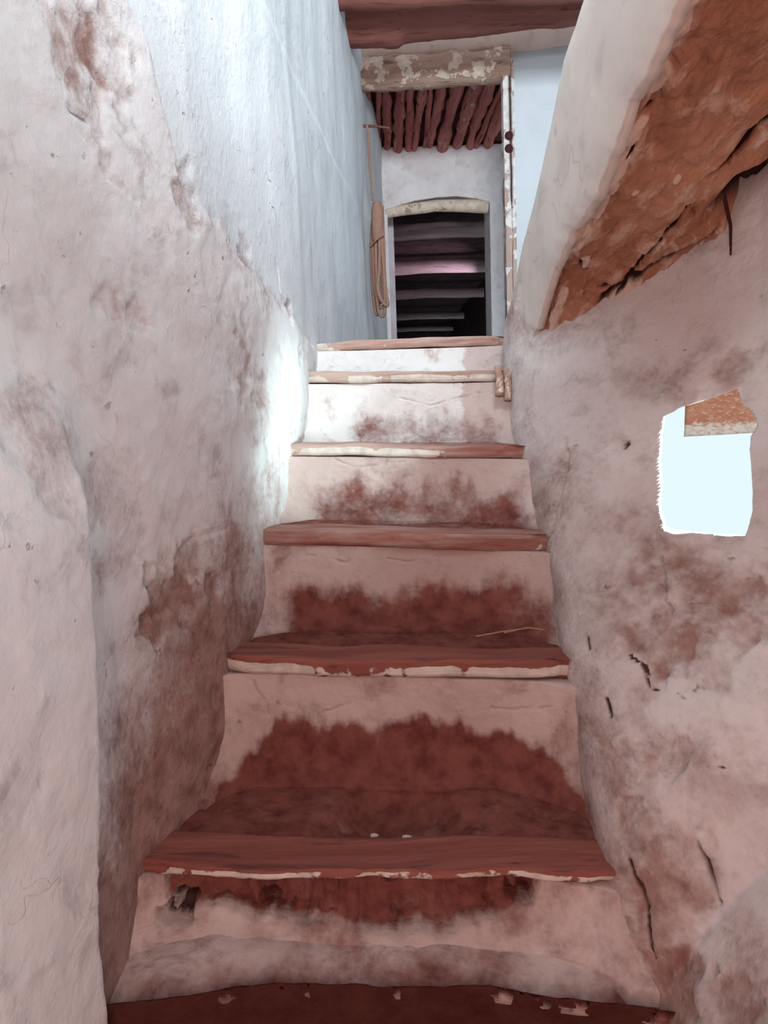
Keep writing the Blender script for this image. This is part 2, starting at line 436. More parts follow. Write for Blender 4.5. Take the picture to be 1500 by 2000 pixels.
# bluish white stands for the lit wall above the climbing line, with plaster lip
WL = edge_line([(270, 60), (360, 380), (470, 505), (535, 590), (575, 640), (612, 690)])
wl_z = np.interp(YY, WL[:, 1], WL[:, 2])
wl_z = np.where(YY < WL[0, 1], WL[0, 2] + (WL[0, 1] - YY) * 0.9, wl_z)
above = ZZ - wl_z + 0.035 * fbm(P, 9, 4, 3)
upper = sstep(-0.012, 0.012, above)
sx = fbm(P * np.array([1, 1.0, 0.25]), 4.0, 4, 5)
dx = 0.016 * fbm(P, 2.2, 3, 1) + (1 - upper) * (0.0055 * fbm(P, 11, 4, 2) + 0.0022 * fbm(P, 40, 3, 4)) + upper * 0.007 * sx
dx += (1 - upper) * 0.007
dirt = 0.06 + 0.26 * fbm(P * np.array([1, .7, 1]), 4.2, 5, 8, .62) * (1 - upper) + 0.30 * np.exp(-(above / .03) ** 2) * sstep(1.2, 1.7, YY)
crack_shade = np.zeros_like(YY)
def left_pit(px, py, r, depth, dirt_amt=0.0, warp=0.5, seed=0, soft=0.25):
    global dx, dirt
    c = on_left(px, py); b = blob(P, c, r, soft, warp, seed)
    dx = dx - depth * b; dirt = dirt + dirt_amt * b
def left_crack(px_pts, w=0.005, depth=0.008, tone=1.0):
    global dx, crack_shade
    d = polydist(P + 0.002 * np.stack([fbm(P, 60, 2, 31), fbm(P, 60, 2, 33), fbm(P, 60, 2, 34)], -1), edge_line(px_pts))
    c = 1 - sstep(w * 0.4, w * 1.3, d); dx = dx - depth * c; crack_shade = np.maximum(crack_shade, c * tone)
for a in [(330, 1170, .06, .007, .42, .9, 1), (300, 1220, .03, .007, .4, .8, 2), (370, 1090, .04, .008, .3, .7, 3), (410, 1150, .03, .008, .3, .7, 4), (290, 1110, .012, .01, .4, .5, 5),
          (15, 490, .022, .01, .3, .7, 6), (12, 775, .014, .012, .5, .4, 7), (60, 650, .025, .006, .25, .8, 8), (140, 60, .07, .006, .38, .9, 9), (200, 110, .06, .006, .35, .9, 10),
          (160, 210, .04, .005, .3, .8, 11), (200, 315, .02, .006, .3, .8, 12), (360, 380, .05, .007, .35, .8, 13), (480, 500, .035, .007, .35, .7, 14), (560, 610, .03, .012, .4, .5, 15), (580, 700, .03, .01, .3, .6, 16),
          (500, 760, .05, .006, .3, .8, 17), (120, 850, .09, .006, .28, .9, 18), (230, 1000, .10, .005, .30, .9, 19), (210, 590, .03, .006, .25, .8, 20), (270, 620, .03, .006, .25, .8, 21), (460, 720, .06, .005, .3, .9, 22)]:
    left_pit(a[0], a[1], a[2], a[3], a[4], a[5], a[6])
left_crack([(340, 1050), (345, 1075), (385, 1045), (440, 1030)], .003, .004, .45)
left_crack([(285, 1095), (290, 1140), (300, 1160)], .004, .005, .5)
left_crack([(260, 1250), (300, 1210), (340, 1185), (370, 1220), (390, 1270)], .003, .004, .45)
left_crack([(275, 1205), (330, 1180), (375, 1175), (425, 1140)], .003, .004, .45)
left_crack([(0, 1620), (25, 1580), (60, 1520)], .007, .012, .7)
left_crack([(540, 520), (545, 575), (565, 625)], .004, .008, .6)
left_crack([(105, 185), (130, 215), (170, 240)], .004, .006, .6)
left_crack([(515, 945), (525, 920), (530, 895)], .003, .005, .7)
left_crack([(90, 705), (150, 690), (190, 675)], .003, .005, .6)
left_crack([(215, 350), (260, 390)], .003, .005, .4)
left_crack([(190, 1690), (200, 1740), (190, 1800)], .004, .006, .6)
# lower part is soiled where people brush past
low = sstep(-0.1, 0.45, np.interp(YY, [SL[k][1] for k in (1, 2, 3, 4, 5, 6, 7)], [SL[k][2] for k in (1, 2, 3, 4, 5, 6, 7)]) + 0.42 + 0.14 * fbm(P, 5, 3, 44) - ZZ)
dirt = dirt + 0.48 * low * sstep(1.06, 1.10, YY - sh) * (1 - sstep(1.75, 2.05, YY))
zst = np.interp(YY, [SL[k][1] for k in (1, 2, 3, 4, 5, 6, 7)], [SL[k][2] for k in (1, 2, 3, 4, 5, 6, 7)])
near_step = 1 - sstep(-0.02, 0.30, ZZ - zst - 0.04 + 0.16 * fbm(P, 7, 4, 45))
dirt = dirt + 0.50 * near_step * sstep(1.065, 1.10, YY - sh) * (1 - sstep(1.40, 1.72, YY)) + 0.20 * near_step * sstep(.9, 1.06, YY) * (1 - sstep(1.06, 1.1, YY))
dirt = np.clip(dirt, 0, 1)
P[..., 0] += dx
solid_left = solid_grid('wall_left', P, (-0.25, 0, 0), m_left, None, {'dirt': dirt, 'white': upper * 0.95 - 0.25, 'crack_shade': crack_shade})
struct(solid_left, 'tall rough whitewashed wall along the left of the stairs')

# ------------------------------------------------------------------ right wall with the slit window
Ys = axis_samples([(0.62, 2.62, 0.0052)])
ZT = np.interp(Ys, [-0.8, 1.1, 1.5, 1.9, 2.2, 2.35, 2.62], [2.5, 2.5, 2.25, 1.85, 1.60, 1.44, 1.30])
tt = np.r_[np.linspace(0, .12, 12), np.linspace(.125, .8, 330), np.linspace(.803, 1, 34)]
YY = np.repeat(Ys[:, None], len(tt), 1); ZZ = tt[None] * (ZT[:, None] - 0.0)
P = np.stack([gr(YY, ZZ), YY, ZZ], -1)
st = P * np.array([1, 0.45, 0.8])
dx = 0.016 * fbm(P, 2.4, 3, 51) + 0.006 * fbm(st, 10, 4, 52) + 0.0025 * fbm(st, 38, 3, 53)
zs = np.interp(YY, RWY, RWZ)
dirt = 0.10 + 0.30 * fbm(st, 5.0, 5, 54, .65) + 0.20 * (1 - sstep(0.2, 0.75, ZZ - zs + .1 * fbm(P, 4, 3, 55)))
crack_shade = np.zeros_like(YY)
def right_line(pp): return np.array([on_right(*p) for p in pp])
def right_pit(px, py, r, depth, da=0.0, warp=0.6, seed=0, soft=0.25):
    global dx, dirt
    b = blob(P, on_right(px, py), r, soft, warp, seed); dx = dx + depth * b; dirt = dirt + 0.62 * da * b
def right_crack(pp, w=0.005, depth=0.008, tone=1.0):
    global dx, crack_shade
    d = polydist(P + 0.002 * np.stack([fbm(P, 60, 2, 32), fbm(P, 60, 2, 35), fbm(P, 60, 2, 36)], -1), right_line(pp))
    c = 1 - sstep(w * .4, w * 1.3, d); dx = dx + depth * c; crack_shade = np.maximum(crack_shade, c * tone)
for a in [(1330, 1160, .10, .006, .38, .9, 61), (1400, 1130, .09, .006, .38, .9, 62), (1280, 1250, .06, .008, .4, .8, 63), (1360, 1270, .07, .006, .42, .8, 64), (1470, 1180, .06, .006, .4, .8, 65), (1240, 1130, .05, .005, .3, .8, 66),
          (1340, 760, .05, -.008, .30, .8, 67), (1420, 725, .04, .004, .28, .8, 68), (1320, 1680, .05, .006, .4, .8, 69), (1290, 1800, .06, .006, .42, .8, 70), (1300, 1950, .05, .007, .45, .8, 71), (1420, 1960, .04, .007, .4, .8, 72),
          (1260, 1340, .03, .006, .35, .6, 73), (1290, 1480, .04, .008, .3, .7, 74), (1235, 1600, .04, .006, .3, .7, 75), (1060, 1120, .02, .008, .3, .5, 76), (1100, 900, .03, .006, .25, .6, 77)]:
    right_pit(*a[:7])
right_crack([(1145, 1245), (1150, 1265)], .005, .008)
right_crack([(1178, 1365), (1190, 1400)], .005, .008)
right_crack([(1225, 1280), (1250, 1300), (1258, 1345), (1270, 1350)], .004, .007)
right_crack([(1390, 1450), (1397, 1495), (1412, 1502)], .004, .007)
right_crack([(1220, 1680), (1235, 1720), (1250, 1765), (1252, 1820), (1262, 1870)], .005, .008)
right_crack([(1345, 1650), (1365, 1700), (1392, 1762)], .007, .012, .8)
right_crack([(1060, 1080), (1055, 1130), (1045, 1160)], .004, .006, .5)
right_crack([(1098, 860), (1098, 940), (1080, 1040), (1060, 1100)], .008, .008, .35)
right_crack([(1330, 1180), (1390, 1185), (1440, 1200)], .003, .005, .6)
right_crack([(1283, 1090), (1285, 1150), (1295, 1200)], .006, .006, .5)
hole = on_right(1216, 872)
b = blob(P * np.array([1, 1, 0.6]), hole * np.array([1, 1, 0.6]), 0.008, 0.3); dx = dx + 0.02 * b; crack_shade = np.maximum(crack_shade, b)
hole2 = on_right(1337, 686)
b = blob(P, hole2, 0.005, 0.3); dx = dx + 0.006 * b; crack_shade = np.maximum(crack_shade, b * .7)
# soft thickening round the opening, curled lump of plaster lower down
right_lump = polydist(P, right_line([(1200, 1450), (1230, 1435), (1240, 1465), (1255, 1485), (1268, 1465)]))
dx = dx - 0.007 * (1 - sstep(.004, .014, right_lump))
dirt = dirt + 0.30 * (1 - sstep(-0.02, 0.16, ZZ - zs + .10 * fbm(P, 8, 4, 56))) * (1 - sstep(1.5, 1.8, YY))
dirt = np.clip(dirt, 0, 1)
P[..., 0] += dx
wall_right = solid_grid('wall_right', P, (0.20, 0.06, 0), m_right, None, {'dirt': dirt, 'white': np.zeros_like(YY) - 0.5, 'crack_shade': crack_shade})
struct(wall_right, 'battered plaster wall along the right of the stairs, pierced by a slit window')
# ragged opening through the wall, splayed outwards
wp = np.array([on_right(*p) for p in WIN_PX])
dense = []
for a, b in zip(wp, np.roll(wp, -1, 0)):
    for q in range(4): dense.append(a + (b - a) * q / 4)
wp = np.array(dense); wd = WIN_C - EYE; wd[2] *= 0.75; wd /= np.linalg.norm(wd)
jag = 0.004 * np.stack([fbm(wp, 55, 3, 80 + i) for i in range(3)], -1); wp = wp + jag
cw = wp.mean(0)
near = cw + (wp - cw) * 0.93 - wd * 0.22 ; tang = np.array([0.47, -0.88, 0.0])
far = cw + (wp - cw) * 1.35 + wd * 0.75
far = far + tang * 1.9 * np.clip((wp - wp.mean(0)) @ tang / 0.12, 0, 1)[:, None]
mid1 = wp - wd * 0.0
cut = tube('opening_cutter', [near, mid1, far], None)
boolean_cut(wall_right, cut)
gl_dir = np.array([0.895, -0.443, -0.075])
gap = tube('splay_cutter', [wp + gl_dir * 0.006, wp + gl_dir * 0.75], None)
boolean_cut(wall_right, gap)
gl_dir = np.array([0.72, -0.69, -0.075])
gap = tube('splay_cutter', [wp + gl_dir * 0.012, wp + gl_dir * 0.75], None)
boolean_cut(wall_right, gap)

# ------------------------------------------------------------------ staircase
stair = empty('staircase', (0.0, 1.4, 0.0))
tag(stair, 'worn plastered earth staircase with wooden nosings climbing between the two walls', 'staircase')
def lerp(a, b, u): return a + (b - a) * u
def step_dirt_window(k): return {2: (-.2, 1.2), 3: (-.1, 1.1), 4: (.10, 1.02), 5: (.12, .98), 6: (.22, .96), 7: (.1, .95)}.get(k, (0, 1))
for k in range(1, 8):
    L, R, t = SL[k], SR[k], STEPS[k][4]
    width = np.linalg.norm(R - L); ext = 0.10 / width
    u = np.linspace(-ext, 1 + ext, 300 if k < 5 else 220)
    if k > 1: Lb, Rb = SL[k - 1][2], SR[k - 1][2]
    else: Lb, Rb = 0.0, 0.0
    if k < 7: Ln, Rn = SL[k + 1][1], SR[k + 1][1]
    else: Ln, Rn = L[1] + 0.35, R[1] + 0.35
    nv, nt_ = 84, 56
    base = L[None] + (R - L)[None] * u[:, None]
    if k == 1: base[:, 1] += 0.045 * (1 - (2 * u - 1.05) ** 2) - 0.03 + 0.012 * fbm(base, 9, 3, 171)
    zb = Lb + (Rb - Lb) * u; yn = Ln + (Rn - Ln) * u
    v = np.linspace(0, 1, nv)                                  # up the riser
    dep = 0.085 if t else 0.02
    zlow = zb - 0.03
    ztop = base[:, 2] - t
    ri = np.zeros((len(u), nv, 3)); ri[..., 0] = base[:, 0:1]
    ri[..., 2] = zlow[:, None] + (ztop - zlow)[:, None] * v[None]
    hgt = (ri[..., 2] - zb[:, None])
    fil = 0.055 * np.exp(-np.clip(hgt, 0, 9) / 0.035) if k > 1 else 0
    du = np.minimum(u + 0.0, 1 - u) * width
    rightr = {4: 0.07, 5: 0.07, 6: 0.05, 3: 0.05}.get(k, 0.045)
    ends = 0.09 * np.exp(-np.clip(u * width + 0.02, 0, 9) / 0.05) + 0.09 * np.exp(-np.clip((1 - u) * width + 0.02, 0, 9) / rightr)
    ri[..., 1] = base[:, 1:2] + {2: .022, 4: .024, 5: .016, 6: .016}.get(k, .012) - fil - (ends[:, None] * (0.35 + 0.65 * (1 - v[None]) ) if k > 1 else 0)
    # ledge under the plank, then the tread back to the next riser
    w = np.linspace(0, 1, nt_)
    tr = np.zeros((len(u), nt_, 3)); tr[..., 0] = base[:, 0:1]
    y0 = base[:, 1] + dep
    tr[..., 1] = y0[:, None] + (yn + 0.06 - y0)[:, None] * w[None]
    tr[..., 2] = base[:, 2:3] - 0.006 + 0.012 * w[None]
    led = np.zeros((len(u), 5, 3)); led[..., 0] = base[:, 0:1]
    led[..., 1] = ri[:, -1:, 1] + (y0[:, None] - ri[:, -1:, 1]) * np.linspace(0.15, 1, 5)[None]
    led[..., 2] = ztop[:, None]
    tr[..., 2] -= (0.010 * (1 - sstep(0.0, 0.14, w)) * (0.6 + 0.8 * np.clip(fbm(tr, 14, 3, 190 + k), -.6, 1)[..., :] ) ) if t else 0.0
    G = np.concatenate([ri, led, tr], 1)
    UU = np.repeat(u[:, None], G.shape[1], 1)
    G0 = G.copy()
    nr_ = G.shape[1]
    isr = np.zeros(nr_); isr[:nv] = 1
    rec = np.zeros(nr_); rec[nv + 5:] = 1
    nz = 0.010 * fbm(G0, 6, 4, 100 + k) + 0.004 * fbm(G0, 28, 3, 120 + k)
    G[..., 1] -= nz * isr[None]
    G[..., 2] += (0.9 * nz) * rec[None]
    # soiled foot of each riser, earth treads
    vv = np.concatenate([v, np.ones(5), np.ones(nt_)])
    a, b = step_dirt_window(k)
    inwin = sstep(a - .06, a + .06, UU) * (1 - sstep(b - .04, b + .08, UU))
    hr = (G0[..., 2] - zb[:, None])
    top = {2: 1.0, 3: 0.10 + 0.00 * UU, 4: 0.085, 5: 0.075, 6: 0.075, 7: 0.0}.get(k, 0.0)
    foot = (1 - sstep(-0.045, 0.05, hr - top + 0.05 * fbm(G0 * np.array([1, 1, .25]), 26, 4, 140 + k))) * inwin * isr[None]
    if k == 3:   # arch-shaped bare earth
        arch = 0.105 - 0.115 * np.abs((UU - 0.52) / 0.54) ** 3.6
        foot = (1 - sstep(-0.02, 0.03, hr - arch + 0.05 * fbm(G0 * np.array([1, 1, .35]), 22, 4, 143))) * isr[None]
    wfull = np.zeros(nr_); wfull[nv + 5:] = w
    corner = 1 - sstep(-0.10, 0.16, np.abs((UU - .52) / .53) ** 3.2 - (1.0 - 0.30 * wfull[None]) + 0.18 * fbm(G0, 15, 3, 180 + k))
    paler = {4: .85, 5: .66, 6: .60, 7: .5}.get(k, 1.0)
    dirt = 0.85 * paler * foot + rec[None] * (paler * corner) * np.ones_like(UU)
    dirt = dirt + isr[None] * (.12 + .38 * fbm(G0, 8, 5, 150 + k)) * (1 if k < 6 else .3)
    if k in (3, 4): dirt = dirt + isr[None] * (.50 if k == 3 else .22) * (1 - sstep(-.02, .15, hr + .05 * fbm(G0, 10, 4, 185)))
    white = np.zeros_like(UU) - 0.4
    crack_shade = np.zeros_like(UU)
    if k in (6, 7): white += 1.1 * isr[None] * (1 - sstep(.75, .98, UU))
    if k == 2:   # the plaster has fallen off the face of this one
        lowz = np.interp(UU, [-.2, .05, .075, .12, .20, .40, .55, .70, .80, .87, .90, 1.2], [.3, .2, .045, .03, .034, .018, .012, .014, .03, .05, .10, .3])
        bare = sstep(-0.006, 0.007, hr - lowz + 0.014 * fbm(G0, 30, 4, 160)) * isr[None]
        G[..., 1] += bare * (0.012 + 0.040 * ridged(G0 * np.array([1.7, 1, .55]), 13, 4, 161) - 0.012)
        rg = ridged(G0 * np.array([1.2, 1, .8]), 20, 3, 166) * .5 + .5 * fbm(G0, 14, 4, 167)
        pits = sstep(.42, .62, rg) * bare
        G[..., 1] += .03 * pits; crack_shade = np.maximum(crack_shade, .62 * pits)  # shade painted into the pits, which front light leaves flat
        hole_ = blob(G0, lerp(L, R, .10) + np.array([0, 0, -.09]), .028, .3, .8, 162) * isr[None]
        G[..., 1] += 0.05 * hole_; crack_shade = np.maximum(crack_shade, .7 * sstep(.3, .8, hole_))  # shade painted inside the hole
        dirt = np.maximum(bare, 0.30 + 0.45 * fbm(G0, 9, 5, 163)) * isr[None] + rec[None]
        # infill worn into a hollow behind the plank
        dip = blob(G0, np.array([lerp(L, R, .60)[0], base[150, 1] + 0.13, base[150, 2]]), .11, .5, .35, 164) * rec[None]
        G[..., 2] -= 0.048 * dip
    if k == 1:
        dirt = 0.20 + 0.55 * fbm(G0, 8, 5, 170) + 1.0 * isr[None]; crack_shade = 0.64 * isr[None] * np.ones_like(UU)  # whole riser painted darker through this mask, standing in for low light
        fr = np.linspace(0, 1, nt_)
        G[:, nv + 5:, 2] -= 0.026 * (1 - np.clip(fr[None] / .45, 0, 1)) ** 2
        G[:, nv:nv + 5, 2] -= 0.026; dirt[:, nv + 5:] += 0.5 * (1 - sstep(0.0, .5, fr[None]))
    if k >= 3:
        G[..., 2] -= rec[None] * 0.010 * (1 - np.abs(2 * UU - 1))
    RC = {3: [[(455, 1312), (490, 1325), (520, 1360), (527, 1400), (515, 1430)], [(630, 1385), (665, 1370), (710, 1360)], [(800, 1410), (805, 1385), (820, 1370)], [(950, 1360), (990, 1362), (1060, 1350)]],
          6: [[(780, 776), (840, 790), (900, 778), (950, 765)], [(905, 755), (907, 735)]], 5: [[(655, 898), (690, 912), (740, 906), (790, 900)], [(745, 930), (748, 915)]],
          4: [[(600, 1085), (680, 1095), (700, 1075)], [(760, 1090), (800, 1096), (850, 1088)]],
          2: [[(300, 1782), (330, 1792), (350, 1825), (395, 1838), (425, 1850), (430, 1875)], [(355, 1845), (400, 1848)]]}.get(k, [])
    for pp in RC:
        d = polydist((G0 + 0.010 * np.stack([fbm(G0, 22, 4, 37), fbm(G0, 22, 4, 38), fbm(G0, 22, 4, 39)], -1)) * np.array([1, 0, 1]), np.array([PY(px, py, L[1] + .01) for px, py in pp]) * np.array([1, 0, 1]))
        c = (1 - sstep(.0008, .0038, d)) * isr[None] * sstep(-.5, .1, fbm(G0, 40, 2, 41)); crack_shade = np.maximum(crack_shade, .42 * c); G[..., 1] += .004 * c
    part = solid_grid('step', G, (0, 0.10, -0.13), m_step, None, {'dirt': np.clip(dirt, 0, 1.2), 'white': white, 'crack_shade': crack_shade})
    under(part, stair)
    if not t: continue
    # the plank along the front edge
    depth = 0.105 if k != 7 else 0.13
    e2 = 0.065 / width
    uu = np.linspace(-e2, 1 + e2, 160)
    c = L[None] + (R - L)[None] * uu[:, None]
    prof = []
    def arc(cy, cz, r, a0, a1, n=5): return [(cy + r * math.cos(a), cz + r * math.sin(a)) for a in np.linspace(a0, a1, n)]
    r = 0.007
    nf, ntp = 7, 12
    prof += [(0.0, z) for z in np.linspace(-t + r, -r, nf)]
    prof += arc(r, -r, r, math.pi, math.pi / 2, 5)[1:]
    prof += [(y, 0.0) for y in np.linspace(r, depth - r, ntp)[1:]]
    prof += [(depth, -r), (depth, -t + r), (depth - r, -t)]
    prof += [(y, -t) for y in np.linspace(depth - r, r, 8)[1:]]
    prof = np.array(prof)
    ring = np.zeros((len(uu), len(prof), 3))
    ring[..., 0] = c[:, 0:1]; ring[..., 1] = c[:, 1:2] + prof[None, :, 0]; ring[..., 2] = c[:, 2:3] + prof[None, :, 1] + 0.002
    R0 = ring.copy()
    front = (prof[None, :, 0] < 0.012) * np.ones_like(ring[..., 0])
    topm = (prof[None, :, 1] > -0.004) * np.ones_like(ring[..., 0])
    gr_ = fbm(R0 * np.array([0.25, 1, 1]), 30, 4, 200 + k)
    er = {2: .020, 3: .004, 4: .010, 5: .005, 6: .006, 7: .002}[k]
    ring[..., 1] += front * er * np.clip(fbm(R0 * np.array([.5, 1, 1]), 24, 4, 210 + k) + .1, -0.2, 1)
    ring[..., 2] += 0.0025 * gr_ + 0.004 * fbm(R0 * np.array([1, .3, .3]), 5, 2, 220 + k)
    ring[..., 1] += 0.010 * fbm(c[:, None] * np.array([1, 0, 0]) + k * 3.7, 7, 3, 230) * (0.4 + 0.6 * front)
    ring[..., 2] += 0.006 * fbm(c[:, None] * np.array([1, 0, 0]) + k * 5.1, 6, 2, 231)
    de = np.minimum(uu, 1 - uu) * width
    ring[..., 1] += front * 0.022 * np.exp(-np.clip(de + .01, 0, 9) / 0.03)[:, None] * (1 if k > 2 else .5)
    if k == 2: ring[..., 2] -= topm * 0.012 * np.exp(-((uu[:, None] - .55) / .25) ** 2)
    if k == 3: ring[..., 2] -= topm * 0.006 * np.exp(-((uu[:, None] - .8) / .15) ** 2) * sstep(.04, .08, prof[None, :, 0])
    pw = {2: .50, 3: .78, 4: .12, 5: .50, 6: .66, 7: .06}[k]
    fw = np.zeros_like(ring[..., 0])
    lowf = sstep(-0.004, -t * 0.45, prof[None, :, 1]) * front
    fw = pw * lowf - 0.5 * (1 - lowf)
    if k == 7: fw = np.maximum(fw, (0.8 * (1 - sstep(.05, .28, uu))[:, None]) * front - .2)
    if k in (5,): fw += 0.25 * (1 - sstep(.25, .6, uu))[:, None] * front - 0.35 * sstep(.6, .9, uu)[:, None] * front
    if k == 3: fw -= .25 * front * (np.exp(-((uu - .5) / .12) ** 2))[:, None]
    pl = tube('nosing_plank', ring, m_plank, None, {'white': fw, 'crack_shade': np.zeros_like(fw), 'dust': np.full_like(fw, {2: .10, 3: .12, 4: .42, 5: .60, 6: .70, 7: .62}[k]) + (0.35 * (1 - uu)[:, None] - .2 if k in (5, 6) else 0)})
    under(pl, part)
    pl['label'] = {2: 'widest plank with a worn dip and ragged edge', 3: 'plank with flaking whitewash on its front', 4: 'splintered dark plank', 5: 'plank with a broken right end', 6: 'plank with peeling white paint', 7: 'thin top plank'}[k]

# ------------------------------------------------------------------ floors
struct(boxmesh('wall_outer_added', (1.42, 0.7, 1.47), (1.55, 4.6, 3.92), m_white, None, 0))  # unseen hanging wall, added to keep sky light out of the stairwell
struct(boxmesh('wall_near', (0.62, 0.32, 0.0), (0.95, 0.63, 2.3), m_right, None, 0))
struct(boxmesh('ceiling_stairwell', (-0.95, 0.1, 3.92), (1.55, 5.9, 4.05), m_inner, None, 0))
struct(boxmesh('wall_behind', (-1.0, -1.05, 0.0), (1.6, -0.9, 2.4), m_right, None, 0))
struct(boxmesh('ceiling_entry', (-1.0, -1.05, 2.25), (1.6, 0.0, 2.38), m_roofmud, None, 0))
struct(boxmesh('floor', (-0.9, -0.9, -0.12), (0.95, 1.25, 0.0), m_floor, None, 0))
lf = boxmesh('floor_landing', (-0.25, 2.62, LAND_Z - 0.2), (0.82, 14.2, LAND_Z - 0.005), m_floor, None, 0); struct(lf)

# ------------------------------------------------------------------ rising flight overhead on the right
UW = on_right
sof_far_r = PY(1012, 765, 2.32); sof_far_l = PY(1000, 770, 2.36)
XS = 0.5 * (PY(1003, 768, 2.36)[0] + PY(1130, 400, 1.75)[0])
# left (stringer) edge, bottom and top, in the vertical plane that carries the stringer
def on_stringer(px, py):
    a = np.array([XS - 0.02, 2.36]); sl = 0.03
    v = ray(px, py); t_ = (a[0] - sl * a[1]) / (v[0] - sl * v[1]); return EYE + v * t_
BOT = [(1000, 768), (1022, 700), (1060, 560), (1105, 455), (1150, 380), (1185, 290), (1215, 200), (1250, 140), (1310, 0), (1400, -190)]
TOP = [(965, 700), (990, 600), (1012, 500), (1040, 380), (1070, 240), (1092, 120), (1130, 0), (1190, -190)]
bot = np.array([on_stringer(*p) for p in BOT]); topp = np.array([on_stringer(*p) for p in TOP])
WLN = [(1012, 772), (1060, 735), (1140, 675), (1205, 610), (1260, 590), (1310, 545), (1370, 500), (1430, 460), (1500, 415), (1600, 330), (1750, 200)]
wln = np.array([on_right(*p) for p in WLN])
def resample(A, n):
    s = np.r_[0, np.cumsum(np.linalg.norm(np.diff(A, axis=0), axis=1))]; q = np.linspace(0, s[-1], n)
    return np.stack([np.interp(q, s, A[:, i]) for i in range(3)], -1)
flight = empty('upper_flight', (0.6, 1.6, LAND_Z))
tag(flight, 'overhead flight on the right, cream side face and ragged brown earth underside', 'staircase')
nA, nB = 300, 150
def smooth(A, w=21):
    k_ = np.hanning(w + 2)[1:-1]; k_ /= k_.sum(); Q = np.concatenate([2 * A[0] - A[1:w // 2 + 1][::-1], A, 2 * A[-1] - A[-w // 2:-1][::-1]])
    return np.stack([np.convolve(Q[:, i], k_, 'valid')[:len(A)] for i in range(3)], -1)
A = smooth(resample(bot, nA), 25); B = smooth(resample(wln, nA), 61)
uu = np.linspace(0, 1, nB)[None, :, None]
Bx = B + np.array([0.05, 0.0, 0.03]); A = A + np.array([0.013, 0.0, 0.006])
S = A[:, None] * (1 - uu) + Bx[:, None] * uu
S0 = S.copy()
st = S0 * np.array([1, .55, .55])
U2 = np.repeat(uu[..., 0], nA, 0)
edge_fade = np.minimum(sstep(0, .06, U2), 1)
dz = (0.030 * fbm(st, 6, 4, 301) + 0.026 * ridged(st, 16, 4, 302) - 0.013 + 0.010 * fbm(st, 42, 4, 303)) * edge_fade
cr = 0.9 * (1 - sstep(.008, .022, U2 + .012 * fbm(S0, 30, 3, 306))); wh = -0.02 + 0.45 * fbm(st, 9, 5, 304, .6) + 0.34 * (1 - sstep(.10, .50, np.repeat(np.linspace(0, 1, nA)[:, None], nB, 1))) + 0.50 * (1 - sstep(.05, .14, U2 + .05 * fbm(st, 12, 3, 305)))
def on_soffit(px, py):
    pr = project(S0.reshape(-1, 3)); i = np.argmin(((pr - np.array([px, py])) ** 2).sum(1)); return S0.reshape(-1, 3)[i]
def sof_crack(pp, w, depth, tone=1.0):
    global dz, cr
    d = polydist(S0 + 0.004 * np.stack([fbm(S0, 45, 2, 311), fbm(S0, 45, 2, 313), fbm(S0, 45, 2, 314)], -1), np.array([on_soffit(*p) for p in pp]))
    c = 1 - sstep(w * .4, w * 1.3, d); dz = dz + depth * c; cr = np.maximum(cr, c * tone)
def sof_pale(pp, r, amt=1.1, bulge=0.006):
    global wh, dz
    d = polydist(S0 + 0.005 * np.stack([fbm(S0, 40, 2, 312), fbm(S0, 40, 2, 315), fbm(S0, 40, 2, 316)], -1), np.array([on_soffit(*p) for p in pp])) / r
    b = 1 - sstep(.6, 1.2, d); wh = wh + amt * b; dz = dz - bulge * b
sof_pale([(1340, 10), (1325, 65)], .012); sof_pale([(1250, 245), (1235, 270)], .011); sof_pale([(1215, 310), (1190, 370), (1165, 420)], .011)
sof_pale([(1100, 575), (1085, 620), (1080, 650)], .012, .9); sof_pale([(1145, 500), (1135, 530)], .012, .7); sof_pale([(1290, 150), (1275, 185)], .01, .6)
sof_pale([(1320, 350), (1325, 345)], .008, .8); sof_pale([(1240, 365), (1245, 360)], .008, .8); sof_pale([(1370, 410), (1390, 400)], .012, .5)
sof_pale([(1280, 480), (1330, 470), (1390, 450)], .035, .55, .012); sof_pale([(1200, 600), (1240, 560)], .02, .55, .01); sof_pale([(1090, 700), (1140, 660)], .015, .5, .008)
sof_pale([(1360, 310), (1420, 250), (1490, 190)], .012, .5); sof_pale([(1470, 290), (1495, 270)], .015, .6)
sof_crack([(1500, 240), (1450, 285), (1410, 330), (1380, 350)], .008, .02)
sof_crack([(1345, 395), (1310, 450), (1260, 500), (1215, 570), (1160, 640)], .005, .012, .9)
sof_crack([(1420, 455), (1380, 490), (1320, 535), (1265, 570), (1240, 595)], .010, .025)
sof_crack([(1240, 600), (1200, 615), (1150, 660), (1100, 705), (1060, 740), (1030, 760)], .008, .02)
sof_crack([(1425, 410), (1460, 375), (1500, 350), (1560, 330)], .05, .05, .8); sof_crack([(1440, 430), (1440, 400)], .016, .02)
sof_crack([(1390, 410), (1420, 420)], .015, .02, .8); sof_crack([(1260, 215), (1255, 222)], .006, .012); sof_crack([(1232, 290), (1226, 308)], .004, .01)
sof_crack([(1130, 510), (1128, 535), (1140, 545)], .006, .012, .8); sof_crack([(1170, 580), (1178, 575)], .01, .015, .8); sof_crack([(1205, 605), (1225, 605)], .016, .02, .9)
dB = np.linalg.norm(S0 - Bx[:, None], axis=-1)
seam = np.exp(-((dB - .066 - .022 * fbm(S0, 16, 4, 318)) / .012) ** 2) * sstep(-.35, .15, fbm(S0, 9, 3, 319))
dz = dz + .022 * seam; cr = np.maximum(cr, .9 * seam)
S[..., 2] += dz; S[..., 0] += 0.3 * dz
